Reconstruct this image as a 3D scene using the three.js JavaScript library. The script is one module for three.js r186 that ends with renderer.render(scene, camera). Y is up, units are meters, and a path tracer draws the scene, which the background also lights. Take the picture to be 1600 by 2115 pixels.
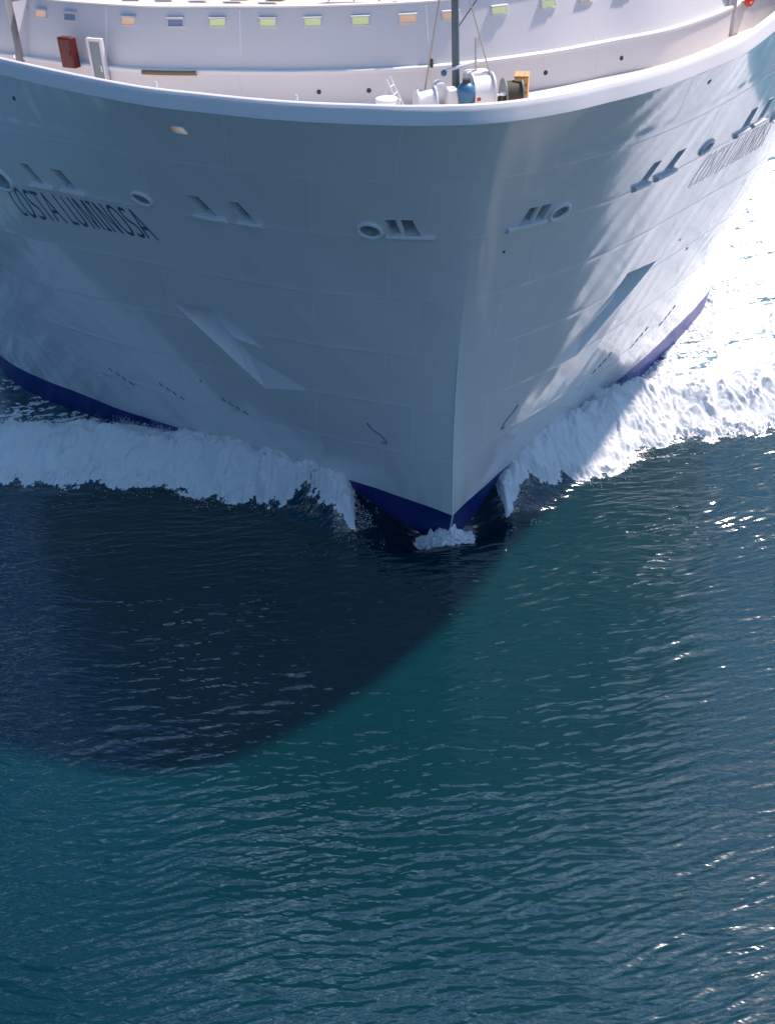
import * as THREE from 'three';
import { ImprovedNoise } from 'three/addons/math/ImprovedNoise.js';
import { FontLoader } from 'three/addons/loaders/FontLoader.js';
import { RoundedBoxGeometry } from 'three/addons/geometries/RoundedBoxGeometry.js';
import { mergeGeometries, mergeVertices, toCreasedNormals } from 'three/addons/utils/BufferGeometryUtils.js';
import { Brush, Evaluator, HOLLOW_SUBTRACTION } from 'three-bvh-csg';

// World: x = the ship's port (right in the picture), y = up, z = the ship's heading (towards the viewer).
// The stem meets the water at the origin.
const lerp = (a, b, t) => a + (b - a) * t;
// ------------------------------------------------------------------ camera, sky, sun, exposure
const scene = new THREE.Scene();
const camera = new THREE.PerspectiveCamera(52, 774 / 1024, 0.5, 6000);
camera.rotation.order = 'YXZ';
camera.position.set(-7.74, 26.0, 33.87);
camera.rotation.set(THREE.MathUtils.degToRad(-35.38), THREE.MathUtils.degToRad(-8.8), THREE.MathUtils.degToRad(-2.417));

const toSun = new THREE.Vector3(11.0, 18.3, -6.5).normalize();
{
  const pn = new ImprovedNoise(), W = 1024, H = 512, data = new Float32Array(W * H * 4);
  const d = new THREE.Vector3();
  for (let j = 0; j < H; j++) for (let i = 0; i < W; i++) {
    const lat = ((j + 0.5) / H - 0.5) * Math.PI, lon = ((i + 0.5) / W - 0.5) * 2 * Math.PI;
    d.set(Math.cos(lat) * Math.cos(lon), Math.sin(lat), Math.cos(lat) * Math.sin(lon));
    const h = Math.max(0, d.y), k = Math.pow(1 - h, 4.2);
    const dot = d.dot(toSun), g = Math.max(0, dot), glow = 0.22 * Math.pow(g, 3) + 0.8 * Math.pow(g, 30);
    const ray = 0.50 + 1.25 * dot * dot;                 // air scatters least at right angles to the sun
    const zen = [0.006, 0.095, 0.31], hor = [0.09, 0.23, 0.43];
    const q = 1 / (0.22 + h), cx = d.x * q, cz = d.z * q;            // added mackerel clouds, out of view: bright puffs that give the ripples their glints
    const bank = pn.noise(cx * 1.3 + 3.1, cz * 1.3 + 8.2, 1.7), wx = cx + 0.10 * pn.noise(cx * 5, cz * 5, 4.4), wz = cz + 0.10 * pn.noise(cx * 5, cz * 5, 9.4);
    const puff = pn.noise(wx * 17 + 1.3, wz * 13 + 2.9, 3.1) + 0.5 * pn.noise(wx * 36, wz * 29, 6.3);
    const cloud = d.y > 0 ? Math.min(1, Math.max(0, (puff + 0.7 * bank - 0.36) / 0.14)) * Math.min(1, d.y * 6) : 0;
    const o = (j * W + i) * 4;
    for (let c = 0; c < 3; c++) data[o + c] = lerp(ray * (zen[c] + (hor[c] - zen[c]) * k) + glow * [0.62, 0.6, 0.58][c], [0.8, 1.15, 1.6][c] * (0.85 + 0.5 * g), cloud);
    data[o + 3] = 1;
  }
  const sky = new THREE.DataTexture(data, W, H, THREE.RGBAFormat, THREE.FloatType);
  sky.mapping = THREE.EquirectangularReflectionMapping;
  sky.magFilter = sky.minFilter = THREE.LinearFilter; sky.wrapS = THREE.RepeatWrapping;
  sky.colorSpace = THREE.LinearSRGBColorSpace; sky.needsUpdate = true;
  scene.background = sky; scene.environment = sky;
}
const sun = new THREE.DirectionalLight(new THREE.Color().setRGB(1, 0.85, 0.78), 5.0);
sun.position.copy(toSun).multiplyScalar(120); sun.target.position.set(0, 0, -8);
sun.castShadow = true; sun.shadow.mapSize.set(4096, 4096); sun.shadow.radius = 4;
Object.assign(sun.shadow.camera, { left: -60, right: 60, top: 60, bottom: -60, near: 10, far: 260 });
scene.add(sun, sun.target);

const renderer = new THREE.WebGLRenderer({ antialias: true });
renderer.setSize(774, 1024);
renderer.shadowMap.enabled = true;
renderer.toneMapping = THREE.LinearToneMapping;
renderer.toneMappingExposure = 1.25;

// ------------------------------------------------------------------ helpers
let seed = 20717;
const rnd = () => { seed = (seed * 1664525 + 1013904223) >>> 0; return seed / 4294967296; };
const perlin = new ImprovedNoise();
const noise = (x, y, z = 0.37) => perlin.noise(x + 171.3, y + 93.7, z + 41.1);
const fbm = (x, y, z, o = 4) => { let s = 0, a = 0.5; for (let i = 0; i < o; i++) { s += a * noise(x, y, z + i * 7.1); x *= 2.03; y *= 2.03; a *= 0.5; } return s; };
const sstep = (a, b, x) => { const t = Math.min(1, Math.max(0, (x - a) / (b - a))); return t * t * (3 - 2 * t); };
const V = (x, y, z) => new THREE.Vector3(x, y, z);
const used = {};
const numbered = n => { const k = used[n] = (used[n] ?? -1) + 1; return k ? `${n}_${String(k).padStart(3, '0')}` : n; };
function add(name, geo, mat, parent, label) {
  const m = new THREE.Mesh(geo, mat); m.name = numbered(name); m.castShadow = m.receiveShadow = true;
  if (label) m.userData.label = label;
  parent.add(m); return m;
}
function group(name, parent, label) { const g = new THREE.Group(); g.name = numbered(name); if (label) g.userData.label = label; parent.add(g); return g; }
const M = (r, g, b, o = {}) => { const m = new THREE.MeshPhysicalMaterial({ roughness: 0.5, metalness: 0, ...o }); m.color.setRGB(r, g, b); return m; };
const box = (w, h, d, r = 0.02) => new RoundedBoxGeometry(w, h, d, 1, Math.min(r, w / 2.1, h / 2.1, d / 2.1));
function gridGeo(nu, nv, fn, colorFn) {           // a surface sheet with its own smooth normals
  const pos = new Float32Array((nu + 1) * (nv + 1) * 3), nor = new Float32Array(pos.length), col = colorFn ? new Float32Array(pos.length) : null, idx = [];
  const e = 1e-3, p = V(), a = V(), b = V();
  for (let j = 0; j <= nv; j++) for (let i = 0; i <= nu; i++) {
    const u = i / nu, v = j / nv, o = (j * (nu + 1) + i) * 3;
    p.copy(fn(u, v)); p.toArray(pos, o);
    const u1 = u < 0.5 ? u + e : u - e, v1 = v < 0.5 ? v + e : v - e;
    a.copy(fn(u1, v)).sub(p).multiplyScalar(u1 > u ? 1 : -1); b.copy(fn(u, v1)).sub(p).multiplyScalar(v1 > v ? 1 : -1);
    a.cross(b).normalize().toArray(nor, o);
    if (col) colorFn(u, v, p).forEach((c, k) => col[o + k] = c);
  }
  for (let j = 0; j < nv; j++) for (let i = 0; i < nu; i++) { const k = j * (nu + 1) + i; idx.push(k, k + 1, k + nu + 2, k, k + nu + 2, k + nu + 1); }
  const g = new THREE.BufferGeometry();
  g.setAttribute('position', new THREE.BufferAttribute(pos, 3)); g.setAttribute('normal', new THREE.BufferAttribute(nor, 3));
  if (col) g.setAttribute('color', new THREE.BufferAttribute(col, 3));
  g.setIndex(idx); return g;
}
function tube(pts, r, seg = 6) { return new THREE.TubeGeometry(new THREE.CatmullRomCurve3(pts.map(p => V(...p)), false, 'centripetal'), Math.max(2, pts.length * 4), r, seg); }
function rod(a, b, r, seg = 8, r2 = r) {
  const A = V(...a), B = V(...b), g = new THREE.CylinderGeometry(r2, r, A.distanceTo(B), seg);
  g.applyQuaternion(new THREE.Quaternion().setFromUnitVectors(V(0, 1, 0), B.clone().sub(A).normalize()));
  const c = A.add(B).multiplyScalar(0.5); g.translate(c.x, c.y, c.z); return g;
}

// ------------------------------------------------------------------ the hull's lines: three level curves, boot top, mooring deck and knuckle
const TAB = [
  [1.6, [0, .3, .7, 1.2, 1.8, 2.6, 3.6, 4.8, 6.2, 7.8, 9.5, 11.3, 13.2, 15, 17.2, 19.2, 20.5, 21.4, 21.8, 22, 22],
    [.75, .42, 0, -.48, -1.05, -1.83, -2.72, -3.75, -4.98, -6.35, -7.75, -9.35, -11.1, -12.95, -15.2, -17.7, -20.6, -25, -33, -50, -75]],
  [14.0, [0, .3, .7, 1.2, 1.8, 2.6, 3.6, 4.8, 6.2, 7.8, 9.5, 11.3, 13.2, 15, 16.9, 18.6, 20.0, 21.1, 21.8, 22.2, 22.2],
    [3.35, 3.33, 3.25, 3.1, 2.88, 2.55, 2.1, 1.5, .6, -.55, -1.95, -3.45, -5.05, -6.65, -8.9, -11.8, -15.7, -21, -31, -50, -75]],
  [18.0, [0, .3, .7, 1.2, 1.8, 2.6, 3.6, 4.8, 6.2, 7.8, 9.5, 11.3, 13.2, 15, 17, 18.8, 20.4, 21.6, 22.2, 22.5, 22.5],
    [5.45, 5.44, 5.40, 5.30, 5.15, 4.88, 4.42, 3.85, 3.0, 1.8, .42, -1.55, -3.85, -6.2, -9.1, -12.4, -16.5, -22, -32, -50, -75]],
];
// a fourth curve, half way up: the sides swell out a little between boot top and mooring deck
{ const B = TAB[0], S = TAB[1], w = (7 - 1.6) / 12.4, Lm = B[1].map((v, i) => lerp(v, S[1][i], w));
  const Fm = B[2].map((v, i) => lerp(v, S[2][i], w) - 0.75 * Math.exp(-B[1][i] * 0.30) + 0.2 * Math.pow(Math.min(1, Math.max(0, (B[1][i] - 0.3) / 4.5)), 0.8) * Math.min(1, Math.max(0, 1 - (B[1][i] - 15) / 5)));
  TAB.splice(1, 0, [7.0, Lm, Fm]); }
function cr(a, c) {
  const i = Math.min(a.length - 2, Math.max(0, Math.floor(c))), t = c - i;
  const p0 = a[Math.max(0, i - 1)], p1 = a[i], p2 = a[i + 1], p3 = a[Math.min(a.length - 1, i + 2)];
  return 0.5 * (2 * p1 + (p2 - p0) * t + (2 * p0 - 5 * p1 + 4 * p2 - p3) * t * t + (3 * p1 - p0 - 3 * p2 + p3) * t * t * t);
}
function lines(c, y) {                              // [half breadth, forward] at column c and height y
  const z0 = TAB[0][0], q = Math.max(y, z0); let L = 0, F = 0;
  for (let l = 0; l < 4; l++) { let w = 1; for (let m = 0; m < 4; m++) if (m !== l) w *= (q - TAB[m][0]) / (TAB[l][0] - TAB[m][0]); L += w * cr(TAB[l][1], c); F += w * cr(TAB[l][2], c); }
  if (y < z0) { F -= (z0 - y) * 0.45 * Math.exp(-c * 0.02); L = Math.max(0, L); }
  return [L, F];
}
const CMAX = 20;
function columnAtBreadth(L, y) { let a = 0, b = 16; for (let i = 0; i < 40; i++) { const m = (a + b) / 2; lines(m, y)[0] < L ? a = m : b = m; } return (a + b) / 2; }
function columnAtForward(F, y) { let a = 0, b = CMAX; for (let i = 0; i < 40; i++) { const m = (a + b) / 2; lines(m, y)[1] > F ? a = m : b = m; } return (a + b) / 2; }
function bare(side, c, y) { const [L, F] = lines(c, y); return V(side * L, y, F); }
function outward(side, c, y) {
  const e = 0.02, p = bare(side, c, y), a = bare(side, c + e, y).sub(p), b = bare(side, c, y + e).sub(p);
  const n = a.cross(b).normalize(); return n.multiplyScalar(side).normalize();
}
// shell plating pulled in between its frames, with the slow unevenness of welded steel
function dent(side, F, y, L) {
  const ph = F + 0.04 * y, near = sstep(0.5, 3.5, L);
  const f = Math.abs(Math.sin(Math.PI * ph / 0.82)), st = Math.abs(Math.sin(Math.PI * (y - 1.6) / 2.48));
  const amp = 0.005 * (0.35 + 1.3 * Math.max(0, 0.5 + 1.2 * noise(ph * 0.35, y * 0.12, side * 3)));
  return near * (-amp * Math.pow(f, 0.8) * Math.pow(st, 0.5) + 0.036 * noise(ph * 0.42, y * 0.06, side * 5 + 2) + 0.022 * noise(ph * 0.9, y * 0.07, side * 9) + 0.010 * noise(ph * 1.9, y * 0.11, side * 13) + 0.003 * noise(ph * 3.4, y * 0.5, side * 7));
}
function shell(side, c, y, proud = 0) {
  const p = bare(side, c, y); const n = outward(side, c, y);
  return p.addScaledVector(n, dent(side, p.z, y, Math.abs(p.x)) + proud);
}
const onHull = (side, L, y, proud = 0) => shell(side, columnAtBreadth(L, y), y, proud);
const onHullF = (side, F, y, proud = 0) => shell(side, columnAtForward(F, y), y, proud);

// ------------------------------------------------------------------ materials of the ship
const hullOpt = { roughness: 0.22, ior: 1.6, clearcoat: 0.8, clearcoatRoughness: 0.10, vertexColors: true, side: THREE.DoubleSide };
const hullWhite = [M(0.78, 0.82, 0.835, hullOpt), M(0.765, 0.81, 0.825, hullOpt), M(0.785, 0.825, 0.84, hullOpt)];
const bootBlue = M(0.008, 0.03, 0.21, { roughness: 0.4, side: THREE.DoubleSide });
const antifoul = M(0.030, 0.016, 0.016, { roughness: 0.6, side: THREE.DoubleSide });
const white = M(0.78, 0.77, 0.77, { roughness: 0.42, side: THREE.DoubleSide });
const offWhite = M(0.72, 0.71, 0.72, { roughness: 0.5, side: THREE.DoubleSide });
const seamPaint = M(0.785, 0.825, 0.84, { roughness: 0.4, side: THREE.DoubleSide });
const greyPaint = M(0.22, 0.27, 0.28, { roughness: 0.5 });
const darkGrey = M(0.035, 0.045, 0.05, { roughness: 0.6, side: THREE.DoubleSide });
const innerGrey = M(0.30, 0.33, 0.36, { roughness: 0.6, side: THREE.DoubleSide });
const navyPrint = M(0.10, 0.13, 0.20, { roughness: 0.25, ior: 1.6, clearcoat: 0.8, clearcoatRoughness: 0.1 });
const deckPaint = M(0.62, 0.57, 0.54, { roughness: 0.8, side: THREE.DoubleSide });
const teak = M(0.45, 0.33, 0.22, { roughness: 0.8 });
const mastGrey = M(0.10, 0.14, 0.16, { roughness: 0.45 });
const gearBlue = M(0.05, 0.17, 0.30, { roughness: 0.4 });
const redPaint = M(0.11, 0.010, 0.008, { roughness: 0.4 });
const orangeRed = M(0.60, 0.05, 0.02, { roughness: 0.5 });
const orangeWood = M(0.72, 0.38, 0.14, { roughness: 0.7 });
const ropeTan = M(0.50, 0.44, 0.38, { roughness: 0.9 });
const oliveGear = M(0.07, 0.06, 0.035, { roughness: 0.7 });
const rail = M(0.20, 0.14, 0.06, { roughness: 0.6 });

const ship = new THREE.Group(); ship.name = 'cruise_ship'; scene.add(ship);
ship.userData = { label: 'huge white cruise ship with flared bow and blue boot top heading towards the viewer', category: 'ship' };

// ------------------------------------------------------------------ openings and recesses (half breadth, height) outlines, the same on both sides
const quad = (a, b, c, d) => [a, b, c, d];
const oval = (L, y, rl, ry, lean) => Array.from({ length: 18 }, (_, i) => { const t = i / 18 * Math.PI * 2; return [L + rl * Math.cos(t) + lean * ry * Math.sin(t), y + ry * Math.sin(t)]; });
const OPEN = [
  { kind: 'mooring_port', poly: quad([1.55, 14.12], [2.45, 14.12], [2.66, 14.70], [1.85, 14.72]), depth: 1.1, sill: [1.15, 2.55], post: true },
  { kind: 'fairlead', poly: oval(3.05, 14.25, 0.34, 0.26, 0.3), depth: 0.55 },
  { kind: 'mooring_port', poly: quad([6.42, 14.16], [6.85, 14.16], [7.30, 14.85], [6.95, 14.87]), depth: 0.26, sill: [6.25, 6.98] },
  { kind: 'mooring_port', poly: quad([7.60, 14.18], [8.12, 14.18], [8.62, 14.85], [8.18, 14.87]), depth: 0.26, sill: [7.35, 8.37] },
  { kind: 'fairlead', poly: oval(10.1, 14.33, 0.30, 0.22, 0.6), depth: 0.4 },
  { kind: 'mooring_port', poly: quad([12.38, 14.2], [12.86, 14.2], [13.26, 14.88], [12.82, 14.9]), depth: 0.4, sill: [12.08, 12.98] },
  { kind: 'mooring_port', poly: quad([13.60, 14.2], [14.02, 14.2], [14.42, 14.88], [14.06, 14.9]), depth: 0.7, sill: [13.27, 14.14] },
  { kind: 'fairlead', poly: oval(15.5, 14.05, 0.55, 0.45, 0.5), depth: 0.9 },
];
const POCKETS = { '-1': [[9.75, 9.70], [7.88, 9.92], [7.59, 9.50], [6.60, 8.34], [5.05, 6.55], [6.68, 6.10]], '1': [[9.5, 9.40], [7.66, 9.70], [7.40, 9.32], [6.10, 8.22], [4.25, 6.55], [5.85, 6.35]] };
const SLOT = quad([8.20, 17.16], [8.66, 17.18], [8.82, 17.40], [8.34, 17.40]);

const ev = new Evaluator(); ev.attributes = ['position', 'normal', 'color']; ev.useGroups = false;
function prism(ring, axis, out, deep) {             // closed prism round an outline on the hull
  const n = ring.length, pos = [], top = ring.map(p => p.clone().addScaledVector(axis, out)), bot = ring.map(p => p.clone().addScaledVector(axis, -deep));
  const ct = top.reduce((s, p) => s.add(p), V()).divideScalar(n), cb = bot.reduce((s, p) => s.add(p), V()).divideScalar(n);
  for (let i = 0; i < n; i++) { const j = (i + 1) % n; for (const p of [ct, top[i], top[j], cb, bot[j], bot[i], top[i], bot[i], bot[j], top[i], bot[j], top[j]]) pos.push(p.x, p.y, p.z); }
  let g = new THREE.BufferGeometry(); g.setAttribute('position', new THREE.Float32BufferAttribute(pos, 3));
  // make it wind outwards
  const a = V().fromArray(pos, 0), b = V().fromArray(pos, 3), c = V().fromArray(pos, 6);
  if (b.sub(a).cross(c.sub(a)).dot(axis) < 0) { for (let i = 0; i < pos.length; i += 9) for (let k = 0; k < 3; k++) [pos[i + 3 + k], pos[i + 6 + k]] = [pos[i + 6 + k], pos[i + 3 + k]]; g.setAttribute('position', new THREE.Float32BufferAttribute(pos, 3)); }
  g.computeVertexNormals(); g.setAttribute('color', new THREE.Float32BufferAttribute(new Float32Array(pos.length).fill(1), 3));
  return g;
}
const cutters = [];                                  // { side, box, brush }
function ringOf(side, poly, proud = 0, sub = 1) {
  const out = [];
  poly.forEach((p, i) => { const q = poly[(i + 1) % poly.length]; for (let k = 0; k < sub; k++) { const t = k / sub; out.push(onHull(side, lerp(p[0], q[0], t), lerp(p[1], q[1], t), proud)); } });
  return out;
}
function centreAxis(side, poly) { let L = 0, y = 0; poly.forEach(p => { L += p[0]; y += p[1]; }); L /= poly.length; y /= poly.length; return outward(side, columnAtBreadth(L, y), y); }
function cutter(side, poly, deep, sub = 1, out = 0.6) {
  const ax = centreAxis(side, poly), b = new Brush(prism(ringOf(side, poly, 0, sub), ax, out, deep)); b.updateMatrixWorld(true);
  const bb = new THREE.Box3().setFromObject(b); cutters.push({ side, bb, b });
}
for (const s of [-1, 1]) { OPEN.forEach(o => cutter(s, o.poly, 0.4, o.poly.length > 4 ? 1 : 2)); cutter(s, POCKETS[s], 0.8, 5, 1.0); }
cutter(-1, SLOT, 1.4);
function cut(side, geo) {
  geo.computeBoundingBox(); let g = geo;
  for (const c of cutters) if ((c.side === side || !side) && c.bb.intersectsBox(geo.boundingBox)) {
    const br = new Brush(g); br.updateMatrixWorld(true);
    const r = ev.evaluate(br, c.b, HOLLOW_SUBTRACTION); g = r.geometry;
  }
  return g;
}

// ------------------------------------------------------------------ hull shell: every plate its own mesh
const hull = group('hull', ship);
const LEVELS = [-3, -0.35, 1.6, 4.08, 6.56, 9.04, 11.52, 14.0, 16.1, 18.0];
const BUTTS = [[0, 4.8, 8.6, 11.6, 13.8, 15.6, 17.4, 20], [0, 3.4, 7.0, 10.2, 12.8, 14.8, 16.6, 18.4, 20]];
function plateTone(p, side) {                       // faint weathering of the paint, brown slime and rust streaks above the boot top
  const f = p.z, y = p.y;
  let k = 1 - 0.05 * Math.max(0, fbm(f * 0.5, y * 0.06, side * 2, 3) * 2) - 0.03 * Math.max(0, noise(f * 3.1, y * 0.25, 3));
  const runs = Math.max(0, noise(f * 1.7, y * 0.1, 11 + side) + 0.15) * sstep(4.2, 2.0, y + 1.2 * noise(f * 0.8, 0, 5)) * Math.max(0, noise(f * 0.22, 0, 21) + 0.25) * 2.6;
  return [k * (1 - 0.30 * runs), k * (1 - 0.36 * runs), k * (1 - 0.48 * runs)];
}
for (const side of [-1, 1]) for (let r = 0; r + 1 < LEVELS.length; r++) {
  const y0 = LEVELS[r], y1 = LEVELS[r + 1], B = BUTTS[r % 2];
  for (let b = 0; b + 1 < B.length; b++) {
    const c0 = B[b], c1 = B[b + 1];
    const len = bare(side, c0, y1).distanceTo(bare(side, c1, y1));
    const far = c0 > 17, nu = r < 2 ? 30 : Math.min(110, Math.ceil(len / (far ? 0.6 : 0.085))), nv = r < 2 ? 5 : Math.ceil((y1 - y0) / 0.2);
    let g = gridGeo(nu, nv, (u, v) => shell(side, lerp(c0, c1, side > 0 ? 1 - u : u), lerp(y0, y1, v)), (u, v, p) => plateTone(p, side));
    g = cut(side, g);
    add('hull_plate', g, r === 0 ? antifoul : r === 1 ? bootBlue : hullWhite[(r * 5 + b * 7 + (side > 0 ? 1 : 0)) % 3], hull, r === 0 ? 'dark brown plate below the boot top' : r === 1 ? 'blue boot top plate' : undefined);
  }
}
// weld beads along the plate edges
function bead(side, pts, w = 0.022, h = 0.0045) {    // pts: [c, y]
  const n = pts.length - 1, k = 4, pos = [], idx = [];
  pts.forEach(([c, y], i) => {
    const p = shell(side, c, y), nn = outward(side, c, y), q = pts[Math.min(n, i + 1)], q0 = pts[Math.max(0, i - 1)];
    const t = shell(side, ...q).sub(shell(side, ...q0)).normalize(), s = t.clone().cross(nn).normalize();
    for (let j = 0; j <= k; j++) { const a = (j / k - 0.5) * 2; const v = p.clone().addScaledVector(s, a * w).addScaledVector(nn, h * (1 - a * a) - 0.001); pos.push(v.x, v.y, v.z); }
  });
  for (let i = 0; i < n; i++) for (let j = 0; j < k; j++) { const a = i * (k + 1) + j; idx.push(a, a + 1, a + k + 2, a, a + k + 2, a + k + 1); }
  const g = new THREE.BufferGeometry(); g.setAttribute('position', new THREE.Float32BufferAttribute(pos, 3)); g.setIndex(idx); g.computeVertexNormals(); 
  g.setAttribute('color', new THREE.Float32BufferAttribute(new Float32Array(pos.length).fill(1), 3));
  return g;
}
for (const side of [-1, 1]) {
  for (let r = 3; r < LEVELS.length - 1; r++) { const pts = []; for (let c = 0; c <= 17; c += 0.1) pts.push([c, LEVELS[r]]); add('weld_seam', cut(side, bead(side, pts)), seamPaint, hull); }
  for (let r = 2; r + 1 < LEVELS.length; r++) for (const c of BUTTS[r % 2].slice(1, 5)) { if (r === 4 && c === 8.6) continue; const pts = []; for (let k = 0; k <= 12; k++) pts.push([c, lerp(LEVELS[r], LEVELS[r + 1], k / 12)]); add('weld_seam', cut(side, bead(side, pts, 0.016, 0.003)), seamPaint, hull); }
}
{ const pts = []; for (let k = 0; k <= 60; k++) pts.push(V(0, 0, 0).copy(bare(1, 0, lerp(-1, 9.0, k / 60))).add(V(0, 0, 0.0))); add('stem_bar', new THREE.TubeGeometry(new THREE.CatmullRomCurve3(pts), 120, 0.035, 8), seamPaint, hull, 'thin pale weld down the stem'); }

// linings of the openings
function fan(ring, flip) { const n = ring.length, c = ring.reduce((s, p) => s.add(p), V()).divideScalar(n), pos = []; for (let i = 0; i < n; i++) { const a = ring[i], b = ring[(i + 1) % n]; for (const p of flip ? [c, b, a] : [c, a, b]) pos.push(p.x, p.y, p.z); } const g = new THREE.BufferGeometry(); g.setAttribute('position', new THREE.Float32BufferAttribute(pos, 3)); g.computeVertexNormals(); return g; }
function wallBetween(r0, r1) { const n = r0.length, pos = []; for (let i = 0; i < n; i++) { const j = (i + 1) % n; for (const p of [r0[i], r1[i], r1[j], r0[i], r1[j], r0[j]]) pos.push(p.x, p.y, p.z); } const g = new THREE.BufferGeometry(); g.setAttribute('position', new THREE.Float32BufferAttribute(pos, 3)); g.computeVertexNormals(); return g; }
const hullPlain = M(0.78, 0.82, 0.835, { roughness: 0.4, side: THREE.DoubleSide });
for (const side of [-1, 1]) for (const o of OPEN) {
  const ax = centreAxis(side, o.poly), sub = o.poly.length > 4 ? 1 : 2;
  const top = ringOf(side, o.poly, 0.012, sub), deep = top.map(p => p.clone().addScaledVector(ax, -o.depth - 0.012));
  const port = add(o.kind, wallBetween(top, deep), hullPlain, hull);
  add(o.depth > 0.5 ? 'dark_back' : 'shutter', fan(deep), o.depth > 0.5 ? darkGrey : innerGrey, port);  // deep ports are closed by a dark sheet, painted for the unlit inside
  if (o.kind === 'fairlead') {                       // rounded lip
    const c = new THREE.CatmullRomCurve3(ringOf(side, o.poly, 0.02, 1), true); add('lip', new THREE.TubeGeometry(c, 48, 0.07, 8, true), hullPlain, port);
  }
  if (o.post) { const a = onHull(side, 2.10, 14.12), b = onHull(side, 2.32, 14.72); a.addScaledVector(ax, -0.12); b.addScaledVector(ax, -0.12); add('roller_post', rod(a.toArray(), b.toArray(), 0.09, 10), hullPlain, port); }
  if (o.sill) {                                      // ledge that sticks out below
    const [a, b] = o.sill, n = 10, sec = [[0, 0.07], [0.17, 0.07], [0.20, 0.04], [0.20, -0.03], [0.17, -0.06], [0, -0.14]], pos = [], idx = [];
    for (let i = 0; i <= n; i++) { const L = lerp(a, b, i / n), c = columnAtBreadth(L, 14.06), nn = outward(side, c, 14.06); nn.y = 0; nn.normalize(); const p = shell(side, c, 14.06); for (const [d, h] of sec) { const v = p.clone().addScaledVector(nn, d - 0.06).add(V(0, h, 0)); pos.push(v.x, v.y, v.z); } }
    const m = sec.length; for (let i = 0; i < n; i++) for (let j = 0; j < m; j++) { const q = i * m + j, w = i * m + (j + 1) % m; idx.push(q, w, w + m, q, w + m, q + m); }
    for (const e of [0, n * m]) for (let j = 1; j + 1 < m; j++) idx.push(e, e + j, e + j + 1);
    let g = new THREE.BufferGeometry(); g.setAttribute('position', new THREE.Float32BufferAttribute(pos, 3)); g.setIndex(idx); g = toCreasedNormals(g, 0.6);
    add('sill', g, white, port);
  }
}
// anchor pockets: a recess deep at its upper end, running out at the lower, with a bolster facet on its forward side
for (const side of [-1, 1]) {
  const T = POCKETS[side], ax = centreAxis(side, T), sh = side < 0 ? 0 : -0.3;
  const S = T.map(([L, y]) => onHull(side, L, y)), A = (L, y, d) => onHull(side, L + sh, y).addScaledVector(ax, -d);
  const D0 = A(9.35, 9.55, 0.95), D1 = A(8.02, 9.72, 1.0), U = A(7.72, 9.40, 0.95), C = A(7.70, 8.42, 0.12), E = A(7.05, 7.3, 0.32), B = S[3];
  const facets = (name, tris, parent) => { const p = []; for (const t of tris) for (const v of t) p.push(v.x, v.y, v.z); const g = new THREE.BufferGeometry(); g.setAttribute('position', new THREE.Float32BufferAttribute(p, 3)); g.computeVertexNormals(); return add(name, g, hullPlain, parent); };
  const edge = (i, j) => Array.from({ length: 6 }, (_, k) => onHull(side, lerp(T[i][0], T[j][0], k / 5), lerp(T[i][1], T[j][1], k / 5)));
  const strip = (i, j, a, b) => { const e = edge(i, j), out = []; for (let k = 0; k < 5; k++) { const p = a.clone().lerp(b, k / 5), q = a.clone().lerp(b, (k + 1) / 5); out.push([e[k], p, q], [e[k], q, e[k + 1]]); } return out; };
  const pk = facets('anchor_pocket', [...strip(0, 1, D0, D1), ...strip(1, 2, D1, U), ...strip(2, 3, U, B), ...strip(5, 0, E, D0)], hull);
  facets('pocket_floor', [[D0, D1, U], [D0, U, C], [D0, C, E], ...strip(3, 4, C, E), ...strip(4, 5, E, E)], pk);
  facets('bolster_facet', [[U, B, C]], pk);
}
// small scuppers and fittings
for (const [side, L, y, r] of [[-1, 13.9, 17.28, 0.07], [1, 8.2, 17.5, 0.08], [1, 11.8, 8.83, 0.07], [1, 10.86, 9.75, 0.05], [-1, 3.2, 11.6, 0.045], [-1, 5.6, 10.2, 0.045], [-1, 9.2, 5.6, 0.05], [1, 1.2, 13.2, 0.05], [-1, 1.4, 15.9, 0.045], [-1, 1.1, 12.0, 0.045]]) {
  const c = columnAtBreadth(L, y), p = shell(side, c, y), nn = outward(side, c, y);
  const g = new THREE.CylinderGeometry(r, r * 1.15, 0.03, 12); g.applyQuaternion(new THREE.Quaternion().setFromUnitVectors(V(0, 1, 0), nn)); g.translate(p.x, p.y, p.z);
  add('scupper', g, r > 0.046 ? darkGrey : seamPaint, hull);
}
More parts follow.
